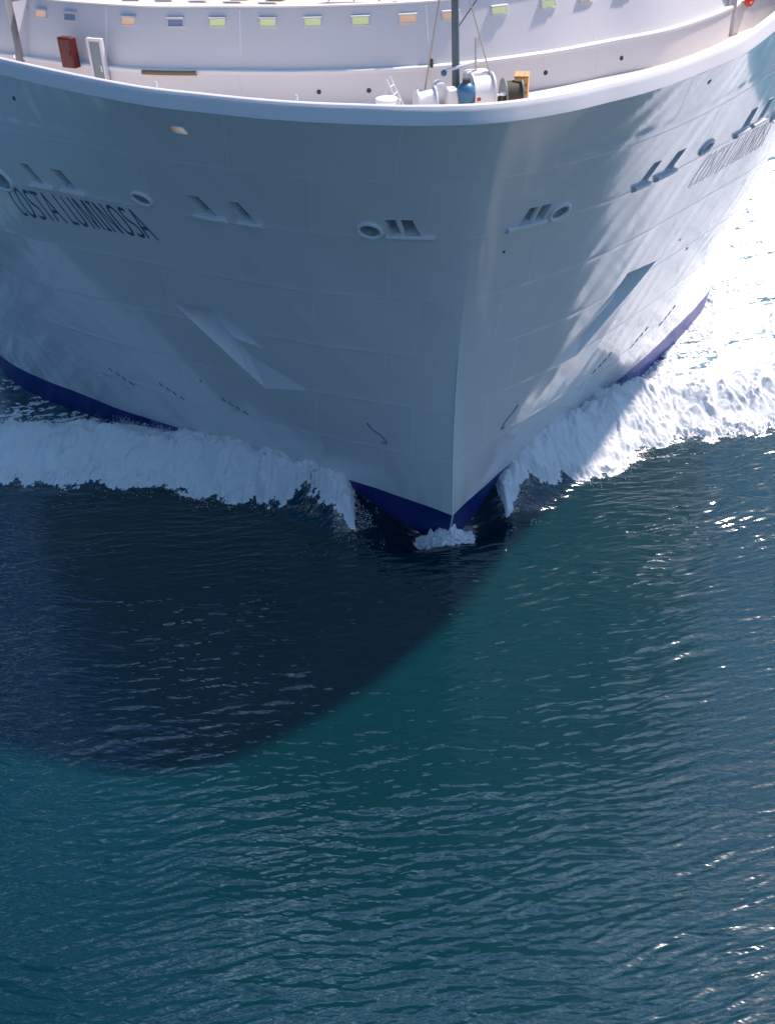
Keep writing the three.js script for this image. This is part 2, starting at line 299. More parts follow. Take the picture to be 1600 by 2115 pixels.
// painted name and marks, thin paint films that follow the plating
const font = await new FontLoader().loadAsync('fonts/droid/droid_sans_regular.typeface.json');
function painted(shape, map) { const g = new THREE.ExtrudeGeometry(shape, { depth: 0.004, bevelEnabled: false, curveSegments: 5 }); const p = g.attributes.position; for (let i = 0; i < p.count; i++) { const v = map(p.getX(i), p.getY(i), p.getZ(i)); p.setXYZ(i, v.x, v.y, v.z); } g.computeVertexNormals(); return g; }
const NAME = 'COSTA LUMINOSA';
for (const side of [-1, 1]) {
  let total = 0; const adv = [...NAME].map(ch => { const s = font.data.glyphs[ch] || font.data.glyphs['?']; const w = s.ha / font.data.resolution; total += w; return w; });
  let x = 0; const F0 = -7.05, F1 = -2.85;
  [...NAME].forEach((ch, i) => {
    if (ch !== ' ') for (const s of [font.generateShapes(ch, 1)]) {
      const geos = s.map(q => painted(q, (gx, gy, gz) => { const t = (x + gx) / total; return onHullF(side, side < 0 ? lerp(F0, F1, t) : lerp(F1, F0, t), 12.62 + gy * 1.18, 0.006 + gz); }));
      add('name_letter', geos.length > 1 ? mergeGeometries(geos) : geos[0], navyPrint, hull);
    }
    x += adv[i];
  });
  const stroke = (name, pts, r = 0.028) => add(name, new THREE.TubeGeometry(new THREE.CatmullRomCurve3(pts.map(([L, y]) => onHull(side, L, y, 0.002)), false, 'catmullrom', 0), pts.length * 5, r, 6), navyPrint, hull);
  for (const [L, y] of [[12.9, 4.18], [10.66, 4.28], [8.07, 4.44]]) for (let k = 0; k < 4; k++) { const l = L + 0.36 - k * 0.27, yy = y + 0.30 - k * 0.17; stroke('thruster_mark', [[l, yy + 0.11], [l - 0.05, yy], [l - 0.12 - 0.05 * (k % 2), yy - 0.05]], 0.03); }
  stroke('bulb_mark', [[3.01, 5.32], [2.83, 5.04], [2.66, 4.90], [2.49, 4.77], [2.34, 4.55], [2.29, 4.42], [2.42, 4.40], [2.48, 4.48]], 0.026);
}

// ------------------------------------------------------------------ bulwark above the knuckle, foredeck
const DECK = 16.6;
function rimPoint(c, inset, y) {                     // c from -CMAX (starboard aft) over 0 (stem head) to CMAX
  const s = c < 0 ? -1 : 1, p = bare(s, Math.abs(c), 18), n = outward(s, Math.abs(c), 18); if (Math.abs(c) < 0.5) n.x *= Math.abs(c) / 0.5; n.y = 0; n.normalize();
  return V(p.x - n.x * inset, y, p.z - n.z * inset);
}
function deckEdge(c, inset, y) { const s = c < 0 ? -1 : 1, p = bare(s, Math.abs(c), y), n = outward(s, Math.abs(c), y); if (Math.abs(c) < 0.5) n.x *= Math.abs(c) / 0.5; n.y = 0; n.normalize(); return V(p.x - n.x * inset, y, p.z - n.z * inset); }
const CAP = [[0, 18.0], [0.02, 18.06], [0.14, 18.39], [0.18, 18.45], [0.23, 18.48], [0.28, 18.48], [0.32, 18.45], [0.33, 18.30]];
const RIMBUTTS = [-19.5, -15, -12, -9.2, -6, 0, 6, 9.2, 12, 15, 19.5];
for (let i = 0; i + 1 < RIMBUTTS.length; i++) {
  const a = RIMBUTTS[i], b = RIMBUTTS[i + 1];
  const g = gridGeo(Math.ceil(Math.abs(b - a) * 10), CAP.length * 3, (u, v) => { const k = Math.min(CAP.length - 1.0001, v * (CAP.length - 1)), j = Math.floor(k), t = k - j; return rimPoint(lerp(a, b, u), lerp(CAP[j][0], CAP[j + 1][0], t), lerp(CAP[j][1], CAP[j + 1][1], t)); });
  add('bulwark_cap', g, white, ship);
  let gi = gridGeo(Math.ceil(Math.abs(b - a) * 6), 6, (u, v) => { const c = lerp(b, a, u), lo = deckEdge(c, 0.22, DECK - 0.05), hi = rimPoint(c, 0.31, 18.42); return lo.lerp(hi, v); }, () => [1, 1, 1]);
  if (a < 0) gi = cut(-1, gi);
  add('bulwark', gi, offWhite, ship);
}
{
  const sh = new THREE.Shape(); let first = true;
  for (let c = -19.5; c <= 19.5; c += 0.25) { const p = deckEdge(c, 0.12, DECK - 0.2); first ? sh.moveTo(p.x, -p.z) : sh.lineTo(p.x, -p.z); first = false; }
  const g = new THREE.ExtrudeGeometry(sh, { depth: 0.2, bevelEnabled: false }); g.rotateX(-Math.PI / 2); g.translate(0, DECK - 0.2, 0);
  add('foredeck', g, deckPaint, ship);
  const ts = new THREE.Shape(); const p0 = bare(-1, CMAX, 18), n = 12;
  ts.moveTo(-22, -3); ts.lineTo(22, -3); ts.lineTo(22.3, 17); ts.lineTo(-22.3, 17);
  const tg = new THREE.ShapeGeometry(ts); tg.rotateY(Math.PI); tg.translate(0, 0, p0.z + 0.05); add('after_bulkhead', tg, offWhite, ship);
}

// ------------------------------------------------------------------ front of the deckhouse
const WL = [-17.6, -15.8, -14.4, -12.3, -9.5, -7, -4, 0, 4, 7, 9.5, 12.3, 14.4, 15.8, 17.6], WF = [-11.6, -10.4, -9.4, -7.4, -5.3, -4.25, -3.15, -2.5, -3.15, -4.25, -5.3, -7.4, -9.4, -10.4, -11.6];
const wallAt = t => { const c = t * (WL.length - 1); return [cr(WL, c), cr(WF, c)]; };
const wallF = x => { let a = 0, b = 1; for (let i = 0; i < 40; i++) { const m = (a + b) / 2; wallAt(m)[0] < x ? a = m : b = m; } return wallAt((a + b) / 2); };
const wallT = x => { let a = 0, b = 1; for (let i = 0; i < 40; i++) { const m = (a + b) / 2; wallAt(m)[0] < x ? a = m : b = m; } return (a + b) / 2; };
function wallN(t) { const e = 1e-3, p = wallAt(Math.max(0, t - e)), q = wallAt(Math.min(1, t + e)); return V(-(q[1] - p[1]), 0, q[0] - p[0]).normalize(); }
const LEDGE = 17.8, TOP = 19.66, LEAN = 0.28;
function wp(t, out, y) { const [x, z] = wallAt(t), n = wallN(t); return V(x + n.x * out, y, z + n.z * out); }
const house = group('deckhouse', ship);
function bandOf(t0, t1, prof, name, mat, label) {
  const g = gridGeo(Math.ceil(90 * (t1 - t0)) + 2, (prof.length - 1) * 4, (u, v) => { const k = Math.min(prof.length - 1.0001, v * (prof.length - 1)), j = Math.floor(k), f = k - j; return wp(lerp(t0, t1, u), lerp(prof[j][0], prof[j + 1][0], f), lerp(prof[j][1], prof[j + 1][1], f)); });
  return add(name, g, mat, house, label);
}
const GAPS = [[0.1495, 0.1640], [0.8225, 0.8345]];     // passages that lead aft through the front
function solid(t0, t1) { let out = [[t0, t1]]; for (const [a, b] of GAPS) out = out.flatMap(([p, q]) => b <= p || a >= q ? [[p, q]] : [[p, a], [b, q]].filter(([x, y]) => y - x > 1e-4)); return out; }
const wallPaint = M(0.72, 0.70, 0.70, { roughness: 0.42, side: THREE.DoubleSide });
const lean = y => -0.22 - (y - LEDGE) * LEAN;
for (let k = 0; k < 8; k++) {                         // panels of the curved front
  const t0 = k / 8 + 0.00005, t1 = (k + 1) / 8 - 0.00005;
  for (const [a, b] of solid(t0, t1)) {
    bandOf(a, b, [[0, DECK - 0.05], [0, LEDGE - 0.12]], 'lower_panel', wallPaint);
    bandOf(a, b, [[lean(LEDGE), LEDGE + 0.005], [lean(TOP), TOP]], 'upper_panel', wallPaint);
  }
}
for (const [a, b] of solid(0, 1)) bandOf(a, b, [[0.0, LEDGE - 0.13], [0.05, LEDGE - 0.11], [0.05, LEDGE - 0.03], [0.02, LEDGE], [-0.30, LEDGE]], 'ledge', white);
bandOf(0, 1, [[lean(TOP) + 0.03, TOP - 0.05], [lean(TOP) + 0.05, TOP], [lean(TOP) - 0.08, TOP + 0.03], [lean(TOP) - 0.22, TOP - 0.02]], 'coaming', white);
for (const [a, b] of GAPS) {
  const path = [[a, 0.0], [a, -1.6], [b, -1.6], [b, 0.0]];
  const g = gridGeo(48, 6, (u, v) => { const k = Math.min(2.9999, u * 3), i = Math.floor(k), f = k - i, t = lerp(path[i][0], path[i + 1][0], f), y = lerp(DECK - 0.05, TOP - 0.05, v), o = lerp(path[i][1], path[i + 1][1], f); return wp(t, o === 0 ? Math.min(0, lean(Math.max(y, LEDGE)) + (y < LEDGE ? 0.22 : 0)) : o, y); });
  add('passage_recess', toCreasedNormals(g, 0.5), wallPaint, house);
}
{
  const sh = new THREE.Shape(); for (let i = 0; i <= 60; i++) { const p = wp(i / 60, lean(TOP) - 0.2, 0); i ? sh.lineTo(p.x, -p.z) : sh.moveTo(p.x, -p.z); }
  const g = new THREE.ExtrudeGeometry(sh, { depth: 0.1, bevelEnabled: false }); g.rotateX(-Math.PI / 2); g.translate(0, TOP - 0.14, 0); add('sun_deck', g, M(0.62, 0.55, 0.48, { roughness: 0.8 }), house, 'pale tan deck behind the coaming');
}
// windows in the leaning front: tinted panes, some given a slight added glow, in small boxed frames
const wallTilt = Math.atan(LEAN);
const paneLime = M(0.52, 0.56, 0.34, { roughness: 0.3 }); paneLime.emissive.setRGB(0.20, 0.24, 0.10);
const panePeach = M(0.75, 0.50, 0.34, { roughness: 0.35 }); panePeach.emissive.setRGB(0.20, 0.13, 0.08);
const paneDark = M(0.26, 0.33, 0.46, { roughness: 0.25 });
for (const [x, kind] of [[-13.9, 1], [-13.2, 1], [-12.07, 2], [-9.97, 1], [-8.27, 2], [-6.88, 0], [-5.25, 0], [-3.73, 0], [-2.16, 0], [-0.55, 1], [1.0, 1], [2.8, 0], [4.7, 0], [6.3, 1], [7.9, 2], [9.5, 1]]) {
  const t = wallT(x - 0.14), y = 19.17, o = wp(t, lean(y), y), n = wallN(t), w = group('window', house);
  w.position.copy(o); w.rotation.order = 'YXZ'; w.rotation.y = Math.atan2(n.x, n.z); w.rotation.x = -wallTilt;
  const fr = []; for (const [bx, by, bw, bh] of [[0, 0.12, 0.60, 0.04], [0, -0.12, 0.60, 0.04], [-0.28, 0, 0.04, 0.20], [0.28, 0, 0.04, 0.20]]) { const g = box(bw, bh, 0.07, 0.01); g.translate(bx, by, 0.02); fr.push(g); }
  add('frame', mergeGeometries(fr), wallPaint, w);
  const pg = box(0.52, 0.20, 0.03, 0.005); pg.translate(0, 0, 0.015); add('pane', pg, [paneLime, panePeach, paneDark][kind], w);
  const br = box(0.62, 0.02, 0.16, 0.008); br.rotateX(0.35); br.translate(0, 0.16, 0.06); add('brow', br, wallPaint, w);
}
// drains, handrail, lockers and recesses on the front
for (const x of [-3.75, -2.1, 4.2, 7.4]) { const t = wallT(x), p = wp(t, 0.0, 17.12), n = wallN(t); const g = new THREE.CylinderGeometry(0.075, 0.085, 0.05, 14); g.applyQuaternion(new THREE.Quaternion().setFromUnitVectors(V(0, 1, 0), n)); g.translate(p.x, p.y, p.z); add('drain', g, darkGrey, house); }
{
  const pts = []; for (let k = 0; k <= 8; k++) { const p = wp(wallT(lerp(-9.5, -7.7, k / 8)), 0.10, 17.72); pts.push(p.toArray()); }
  const h = add('handrail', tube(pts, 0.075, 8), rail, house, 'brown wooden handrail on the front wall');
  for (const k of [0.1, 0.5, 0.9]) { const t = wallT(lerp(-9.5, -7.7, k)); add('bracket', rod(wp(t, -0.02, 17.70).toArray(), wp(t, 0.10, 17.72).toArray(), 0.03), white, h); }
}
function wallThing(name, x, y, w, h, d, mat, out = 0) { const t = wallT(x), n = wallN(t), p = wp(t, out + d / 2, y), m = add(name, box(w, h, d, 0.03), mat, house); m.position.copy(p); m.rotation.y = Math.atan2(n.x, n.z); return m; }
{
  const l = wallThing('fire_locker', -11.9, 18.2, 0.62, 1.0, 0.30, redPaint, 0.05); l.userData.label = 'dark red fire locker on the front wall';
  const dd = box(0.54, 0.90, 0.03, 0.01); dd.translate(0, 0, 0.16); add('door', dd, redPaint, l); const hd = box(0.04, 0.16, 0.04, 0.01); hd.translate(0.2, 0, 0.19); add('handle', hd, darkGrey, l);
  const d = wallThing('weathertight_door', -10.95, 17.75, 0.46, 1.75, 0.10, greyPaint, 0.06); d.userData.label = 'narrow grey weathertight door';
  const fr = []; for (const [bx, by, bw, bh] of [[-0.28, 0, 0.10, 1.95], [0.28, 0, 0.10, 1.95], [0, 0.92, 0.46, 0.10], [0, -0.92, 0.46, 0.10]]) { const g = box(bw, bh, 0.16, 0.02); g.translate(bx, by, 0.02); fr.push(g); } add('frame', mergeGeometries(fr), wallPaint, d);
  const hh = box(0.05, 0.22, 0.06, 0.01); hh.translate(0.15, 0, 0.07); add('handle', hh, white, d);
  const g1 = wallThing('socket_box', -10.2, 17.02, 0.13, 0.14, 0.12, darkGrey, 0.0), g2 = wallThing('socket_box', -9.95, 17.0, 0.13, 0.14, 0.12, darkGrey, 0.0);
  const t = wallT(14.5), p = wp(t, 0.16, 17.95), n = wallN(t), lr = add('life_ring', new THREE.TorusGeometry(0.32, 0.09, 12, 28), orangeRed, house, 'orange red life ring by the port recess'); lr.position.copy(p); lr.rotation.y = Math.atan2(n.x, n.z);
  const lb = new THREE.TorusGeometry(0.32, 0.094, 12, 4, 0.4); add('band', lb, white, lr);
}
{ // dark tinted screen and rail up on the sun deck
  const scr = group('wind_screen', house, 'black tinted screen on the sun deck'); scr.position.set(-1.85, TOP, -4.0); scr.rotation.y = -0.37;
  for (let k = 0; k < 3; k++) { const g = box(0.82, 0.55, 0.05, 0.01); g.translate((k - 1) * 0.86, 0.36, 0); add('pane', g, M(0.004, 0.004, 0.005, { roughness: 0.1 }), scr); }
  for (let k = 0; k < 4; k++) { const g = box(0.05, 0.7, 0.09, 0.01); g.translate((k - 1.5) * 0.86, 0.34, 0); add('post', g, white, scr); }
  for (let k = 0; k < 5; k++) { const sl = group('sun_lounger', house); sl.position.set(-9.2 + k * 1.15, TOP - 0.04, -8.1 + k * 0.62); sl.rotation.y = -0.4; const s = box(0.6, 0.06, 1.5, 0.02); s.translate(0, 0.28, -0.5); add('seat', s, teak, sl); const bk = box(0.6, 0.06, 0.7, 0.02); bk.rotateX(0.7); bk.translate(0, 0.48, 0.5); add('backrest', bk, offWhite, sl); for (const [lx, lz] of [[-.26, -1.1], [.26, -1.1], [-.26, .2], [.26, .2]]) { const g = box(0.05, 0.27, 0.05, 0.01); g.translate(lx, 0.135, lz); add('leg', g, white, sl); } }
}

// ------------------------------------------------------------------ foremast and mooring gear on the foredeck
const gz = -0.45;
{
  const m = add('foremast', rod([0.42, DECK, gz - 0.2], [0.30, 26.5, gz - 0.3], 0.13, 16, 0.09), mastGrey, ship, 'slim grey foremast');
  add('mast_foot', new THREE.CylinderGeometry(0.16, 0.30, 0.5, 16).translate(0.42, DECK + 0.25, gz - 0.2), white, m);
  add('yard', rod([0.0, 18.06, gz - 0.1], [1.12, 18.24, gz - 0.1], 0.05, 10), white, m);
  add('lamp_housing', new THREE.SphereGeometry(0.10, 12, 8).translate(-0.02, 18.0, gz - 0.06), gearBlue, m);
  for (const [a, b] of [[[-0.12, 20.4, gz], [-0.78, 17.0, gz + 0.1]], [[0.62, 20.6, gz], [1.72, 17.0, gz + 0.1]], [[0.98, 19.0, gz], [1.04, 17.0, gz]]]) add('stay', rod(a, b, 0.028, 6), ropeTan, m);
  add('stay', rod([-0.05, 26, gz - 0.3], [-0.12, 20.4, gz], 0.024, 6), ropeTan, m); add('stay', rod([0.5, 26, gz - 0.3], [0.62, 20.6, gz], 0.024, 6), ropeTan, m);
  add('stay', rod([1.9, 20.9, gz - 0.6], [0.4, 19.2, gz - 0.2], 0.02, 6), mastGrey, m);
  add('block', box(0.10, 0.26, 0.12, 0.03).translate(-0.44, 18.35, gz + 0.05), oliveGear, m);
}
{
  const w = add('windlass', box(1.5, 0.35, 0.9, 0.06).translate(0.5, DECK + 0.15, gz + 0.35), offWhite, ship, 'white windlass at the foot of the mast');
  for (const [x, r, l] of [[-0.70, 0.42, 0.55], [1.12, 0.50, 0.62]]) { const g = new THREE.CylinderGeometry(r, r, l, 24); g.rotateZ(Math.PI / 2); g.translate(x, DECK + 0.62 + (x > 0 ? 0.2 : 0), gz + 0.35); const d = add('drum', g, white, w); for (const k of [-1, 1]) { const f = new THREE.CylinderGeometry(r + 0.10, r + 0.10, 0.05, 24); f.rotateZ(Math.PI / 2); f.translate(x + k * (l / 2 + 0.02), DECK + 0.62 + (x > 0 ? 0.2 : 0), gz + 0.35); add('flange', f, white, d); } }
  add('gearbox', box(0.36, 0.85, 0.6, 0.06).translate(0.12, DECK + 0.62, gz + 0.42), white, w);
  add('motor', new THREE.CylinderGeometry(0.2, 0.2, 0.5, 18).rotateX(Math.PI / 2).translate(-0.2, DECK + 1.0, gz + 0.1), white, w);
  add('hood', box(0.85, 0.75, 0.5, 0.15).translate(1.05, DECK + 1.05, gz - 0.1), white, w);
  const pts = [[0.02, 0], [0.30, 0], [0.28, 0.12], [0.18, 0.30], [0.15, 0.42], [0.26, 0.55], [0.30, 0.72], [0.28, 0.88], [0.15, 1.0], [0.02, 1.02]].map(p => new THREE.Vector2(...p));
  const c = add('capstan', new THREE.LatheGeometry(pts, 24).translate(0.52, DECK + 0.25, gz + 0.75), gearBlue, ship, 'blue capstan in front of the mast');
  add('crown', new THREE.CylinderGeometry(0.13, 0.13, 0.12, 16).translate(0.52, DECK + 1.31, gz + 0.75), darkGrey, c);
  add('pump', new THREE.CylinderGeometry(0.07, 0.07, 0.2, 12).rotateZ(Math.PI / 2).translate(0.86, DECK + 0.75, gz + 0.8), orangeRed, c);
  for (const [x, r] of [[1.55, 0.11], [1.75, 0.11]]) { const b = add('bollard', new THREE.CylinderGeometry(r, r, 0.75, 16).translate(x, DECK + 0.37, gz + 0.5), oliveGear, ship); add('bollard_cap', new THREE.CylinderGeometry(r + 0.04, r + 0.04, 0.06, 16).translate(x, DECK + 0.77, gz + 0.5), white, b); }
  const rl = add('rope_reel', new THREE.CylinderGeometry(0.42, 0.42, 0.5, 24).rotateZ(Math.PI / 2).translate(2.15, DECK + 0.65, gz + 0.2), oliveGear, ship, 'dark rope reel beside the windlass');
  for (const k of [-1, 1]) add('flange', new THREE.CylinderGeometry(0.52, 0.52, 0.04, 28).rotateZ(Math.PI / 2).translate(2.15 + k * 0.27, DECK + 0.65, gz + 0.2), greyPaint, rl);
  const ld = group('step_ladder', ship, 'grey step ladder by the mast');
  for (const [a, b] of [[[-1.88, 17.95, gz], [-1.30, DECK, gz + 0.3]], [[-1.70, 17.95, gz - 0.35], [-1.12, DECK, gz - 0.05]], [[-1.88, 17.95, gz], [-2.05, DECK, gz]]]) add('stile', rod(a, b, 0.03, 6), offWhite, ld);
  for (let k = 1; k < 6; k++) { const t = k / 6; add('rung', rod([lerp(-1.88, -1.30, t), lerp(17.95, DECK, t), gz + 0.3 * t], [lerp(-1.70, -1.12, t), lerp(17.95, DECK, t), gz - 0.35 + 0.3 * t], 0.022, 6), offWhite, ld); }
  const p = rimPoint(-5.35, 0.75, 0), th = add('mushroom_vent', new THREE.LatheGeometry([[0.02, 0], [0.10, 0], [0.10, 0.9], [0.13, 1.5], [0.30, 1.74], [0.33, 1.82], [0.30, 1.86], [0.02, 1.88]].map(q => new THREE.Vector2(...q)), 24).translate(p.x, DECK, p.z - 0.3), white, ship, 'white mushroom ventilator just inside the bulwark');
  for (const c0 of [-9.9, -7.4, -5.0]) { const q = rimPoint(c0, 0.55, 18.44); add('rim_light', new THREE.CylinderGeometry(0.035, 0.05, 0.14, 10).translate(q.x, q.y + 0.06, q.z), offWhite, ship); }
}
// a loose crate stands on the foredeck
{
  const c = new THREE.Group(); c.name = 'wooden_crate'; scene.add(c); c.position.set(2.52, DECK, gz + 0.05); c.rotation.y = -0.35; c.rotation.z = 0;
  c.userData = { label: 'orange wooden crate on the foredeck to the right of the mast', category: 'crate' };
  for (const s of [-1, 1]) for (let k = 0; k < 5; k++) { const g = box(0.04, 0.20, 0.62, 0.008); g.translate(s * 0.20, 0.14 + k * 0.23, 0); add('plank', g, orangeWood, c); const f = box(0.36, 0.20, 0.04, 0.008); f.translate(0, 0.14 + k * 0.23, s * 0.29); add('plank', f, orangeWood, c); }
  for (let k = 0; k < 3; k++) { const g = box(0.15, 0.04, 0.64, 0.008); g.translate((k - 1) * 0.155, 1.20, 0); add('lid_plank', g, orangeWood, c); }
}

// ------------------------------------------------------------------ the sea
const CREST = {
  '-1': [[3.75, -1.0, 0.1], [4.05, -1.9, 0.8], [4.5, -2.9, 1.6], [5.4, -4.1, 1.9], [6.6, -5.2, 1.7], [9.8, -7.6, 1.5], [14.3, -9.2, 1.35], [19, -10.6, 1.25], [26, -12.8, 1.0], [40, -17, 0.7], [70, -26, 0.3]],
  '1': [[2.75, -0.7, 0.1], [3.05, -1.6, 0.8], [3.6, -2.5, 1.6], [4.9, -3.8, 1.9], [6.6, -4.9, 1.8], [9.3, -6.5, 1.6], [12, -7.2, 1.5], [14.6, -7.0, 1.4], [18, -7.4, 1.2], [26, -8.4, 1.0], [40, -11.5, 0.8], [70, -19, 0.4]],
};
function crest(side, L, z) {                         // distance in front of (+) or behind (-) the bow wave's crest, height there, run along it
  const P = CREST[side]; let best = 1e9, d = 0, h = 0, s = 0, run = 0;
  for (let i = 0; i + 1 < P.length; i++) {
    const ax = P[i][0], az = P[i][1], bx = P[i + 1][0] - ax, bz = P[i + 1][1] - az, l2 = bx * bx + bz * bz, l = Math.sqrt(l2);
    const t = Math.min(1, Math.max(0, ((L - ax) * bx + (z - az) * bz) / l2)), dx = L - ax - bx * t, dz = z - az - bz * t, q = dx * dx + dz * dz;
    if (q < best) { best = q; d = Math.sqrt(q) * ((bx * dz - bz * dx) >= 0 ? 1 : -1); h = lerp(P[i][2], P[i + 1][2], t); s = run + t * l; }
    run += l;
  }
  return [d, h, s];
}
const WAVES = [];
for (let k = 0; k < 52; k++) {
  const wl = k < 40 ? 0.15 * Math.pow(0.85 / 0.15, (k + rnd()) / 40) : 1.6 * Math.pow(9 / 1.6, (k - 40 + rnd()) / 12);
  const dir = Math.PI * 0.5 + 0.10 + (rnd() + rnd() - 1) * (wl < 0.5 ? 0.5 : 0.36);
  const kk = 2 * Math.PI / wl, sl = wl < 0.5 ? 0.095 : wl < 1.0 ? 0.075 : wl < 2 ? 0.042 : wl < 4 ? 0.03 : 0.020;
  WAVES.push([Math.cos(dir) * kk, Math.sin(dir) * kk, rnd() * 6.283, sl / kk, wl]);
}
function bowHeight(x, z) {
  if (z < -75 || z > 9 || Math.abs(x) > 75) return 0;
  const side = x < 0 ? -1 : 1, L = Math.abs(x); let [d, h, s] = crest(side, L, z); let y = 0;
  const w = 1.1 + 0.5 * sstep(2, 14, s);
  const wob = 1 + 0.25 * noise(s * 0.5, d * 0.3, side * 3);
  const inner = L < 2.2 ? sstep(0.6, 2.2, L) : 1;
  y += inner * h * wob * (d > 0 ? Math.exp(-Math.pow(d / w, 2)) : Math.exp(-Math.pow(d / 2.1, 2)));
  y -= 0.35 * sstep(0, -3, d) * sstep(-14, -3, z) * sstep(0.5, -2.5, z) * sstep(2, 4, L);
  y += 0.14 * Math.exp(-(x * x / 14 + Math.pow((z - 2.6) / 1.6, 2)));            // smooth hump pushed up by the bulb
  y -= 0.75 * Math.exp(-(Math.pow((L - 1.3) / 1.1, 2) + Math.pow((z + 0.5) / 1.0, 2)));   // hollow beside the stem
  return y;
}
function seaHeight(x, z, small = true) {
  const g = 0.72 + 0.55 * noise(x * 0.07, z * 0.07, 2) + 0.35 * noise(x * 0.21, z * 0.21, 8);
  const far = Math.hypot(x, z), fade = far > 60 ? Math.max(0, 1 - (far - 60) / 200) : 1;
  const wx = x + 0.35 * noise(x * 0.3, z * 0.3, 4), wz = z + 0.35 * noise(x * 0.3, z * 0.3, 14);
  let y = 0;
  if (fade > 0) for (const [kx, kz, ph, a, wl] of WAVES) {
    if (!small && wl < 0.8) continue;
    if (far > 34 && wl < 1.2) continue;
    const s = Math.sin(kx * wx + kz * wz + ph);
    y += a * (wl < 3 ? g : 1) * (1.45 * Math.exp(0.85 * (s - 1)) - 0.68);
  }
  return y * fade + bowHeight(x, z);
}
function axis(segs) { const out = [segs[0][0]]; for (const [a, b, st] of segs) { const n = Math.max(1, Math.ceil((b - a) / st)); for (let i = 1; i <= n; i++) out.push(a + (b - a) * i / n); } return out; }
function grow(a, b, s0) { const out = []; let x = a, s = s0; const dir = Math.sign(b - a); while ((b - x) * dir > 0) { s *= 1.16; x += dir * s; out.push(x); } return out; }
const xs = [...grow(-21, -3200, 0.2).reverse(), ...axis([[-21, 18, 0.047], [18, 34, 0.11]]), ...grow(34, 3200, 0.3)];
const zs = [...grow(-34, -3200, 0.3).reverse(), ...axis([[-34, -9, 0.11], [-9, 24, 0.047]]), ...grow(24, 3200, 0.2)];
{
  const nx = xs.length, nz = zs.length, pos = new Float32Array(nx * nz * 3), col = new Float32Array(nx * nz * 3), idx = new Uint32Array((nx - 1) * (nz - 1) * 6);
  const deep = [0.0001, 0.0225, 0.029], milk = [0.18, 0.34, 0.38];
  for (let j = 0, o = 0; j < nz; j++) for (let i = 0; i < nx; i++, o += 3) {
    const x = xs[i], z = zs[j], L = Math.abs(x); pos[o] = x; pos[o + 1] = seaHeight(x, z); pos[o + 2] = z;
    let a = 0;                                        // churned, aerated water round the bow wave and down the ship's side
    if (z < 3 && z > -80 && L < 60) { const [d, h, s] = crest(x < 0 ? -1 : 1, L, z); const n = fbm(x * 0.7, z * 0.45, 6, 4); a = sstep(1.0, -0.8, d + 1.2 * n) * sstep(1.0, 4.5, L) * (0.35 + 1.1 * Math.max(0, n + 0.18)) * (x < 0 ? 0.6 : 1) * sstep(1.5, 6, s); a = Math.min(1, Math.max(0, a)); }
    const v = 1 + 0.22 * noise(x * 0.11, z * 0.11, 9);
    for (let c = 0; c < 3; c++) col[o + c] = lerp(deep[c] * v, milk[c], a);
  }
  for (let j = 0, o = 0; j + 1 < nz; j++) for (let i = 0; i + 1 < nx; i++, o += 6) { const k = j * nx + i; idx[o] = k; idx[o + 1] = k + nx; idx[o + 2] = k + nx + 1; idx[o + 3] = k; idx[o + 4] = k + nx + 1; idx[o + 5] = k + 1; }
  const g = new THREE.BufferGeometry(); g.setAttribute('position', new THREE.BufferAttribute(pos, 3)); g.setAttribute('color', new THREE.BufferAttribute(col, 3)); g.setIndex(new THREE.BufferAttribute(idx, 1)); g.computeVertexNormals();
  // fine capillary ripples on top of the modelled waves
  const N = 768, TILE = 5.3, hb = new Float32Array(N * N), rip = [];
  for (let k = 0; k < 56; k++) { const wl = 0.075 * Math.pow(0.36 / 0.075, rnd()), a = Math.PI / 2 + (rnd() + rnd() - 1) * 0.6, m = Math.round(Math.cos(a) * TILE / wl), n = Math.round(Math.sin(a) * TILE / wl); rip.push([m, n, rnd() * 6.283, wl * 0.0015]); }
  const tw = Array.from({ length: N }, (_, i) => i / N * 2 * Math.PI);
  for (let j = 0; j < N; j++) for (let i = 0; i < N; i++) { let v = 0; for (const [m, n, ph, a] of rip) v += a * Math.sin(m * tw[i] + n * tw[j] + ph); hb[j * N + i] = v; }
  let lo = 1e9, hi = -1e9; for (const v of hb) { if (v < lo) lo = v; if (v > hi) hi = v; }
  const px = new Uint8Array(N * N * 4); for (let i = 0; i < N * N; i++) { const v = Math.round(255 * (hb[i] - lo) / (hi - lo)); px[i * 4] = px[i * 4 + 1] = px[i * 4 + 2] = v; px[i * 4 + 3] = 255; }
  const ripTex = new THREE.DataTexture(px, N, N); ripTex.wrapS = ripTex.wrapT = THREE.RepeatWrapping; ripTex.magFilter = THREE.LinearFilter; ripTex.minFilter = THREE.LinearFilter; ripTex.needsUpdate = true;
  const uv = new Float32Array(nx * nz * 2); for (let k = 0; k < nx * nz; k++) { const x = pos[k * 3], z = pos[k * 3 + 2]; uv[k * 2] = (x * 0.966 + z * 0.259) / TILE; uv[k * 2 + 1] = (z * 0.966 - x * 0.259) / TILE; }
  g.setAttribute('uv', new THREE.BufferAttribute(uv, 2));
  const water = M(1, 1, 1, { roughness: 0.10, ior: 1.75, vertexColors: true, bumpMap: ripTex, bumpScale: (hi - lo) });
  const sea = new THREE.Mesh(g, water); sea.name = 'sea'; sea.receiveShadow = sea.castShadow = true; sea.userData = { kind: 'structure', label: 'rippled blue green sea' }; scene.add(sea);
}

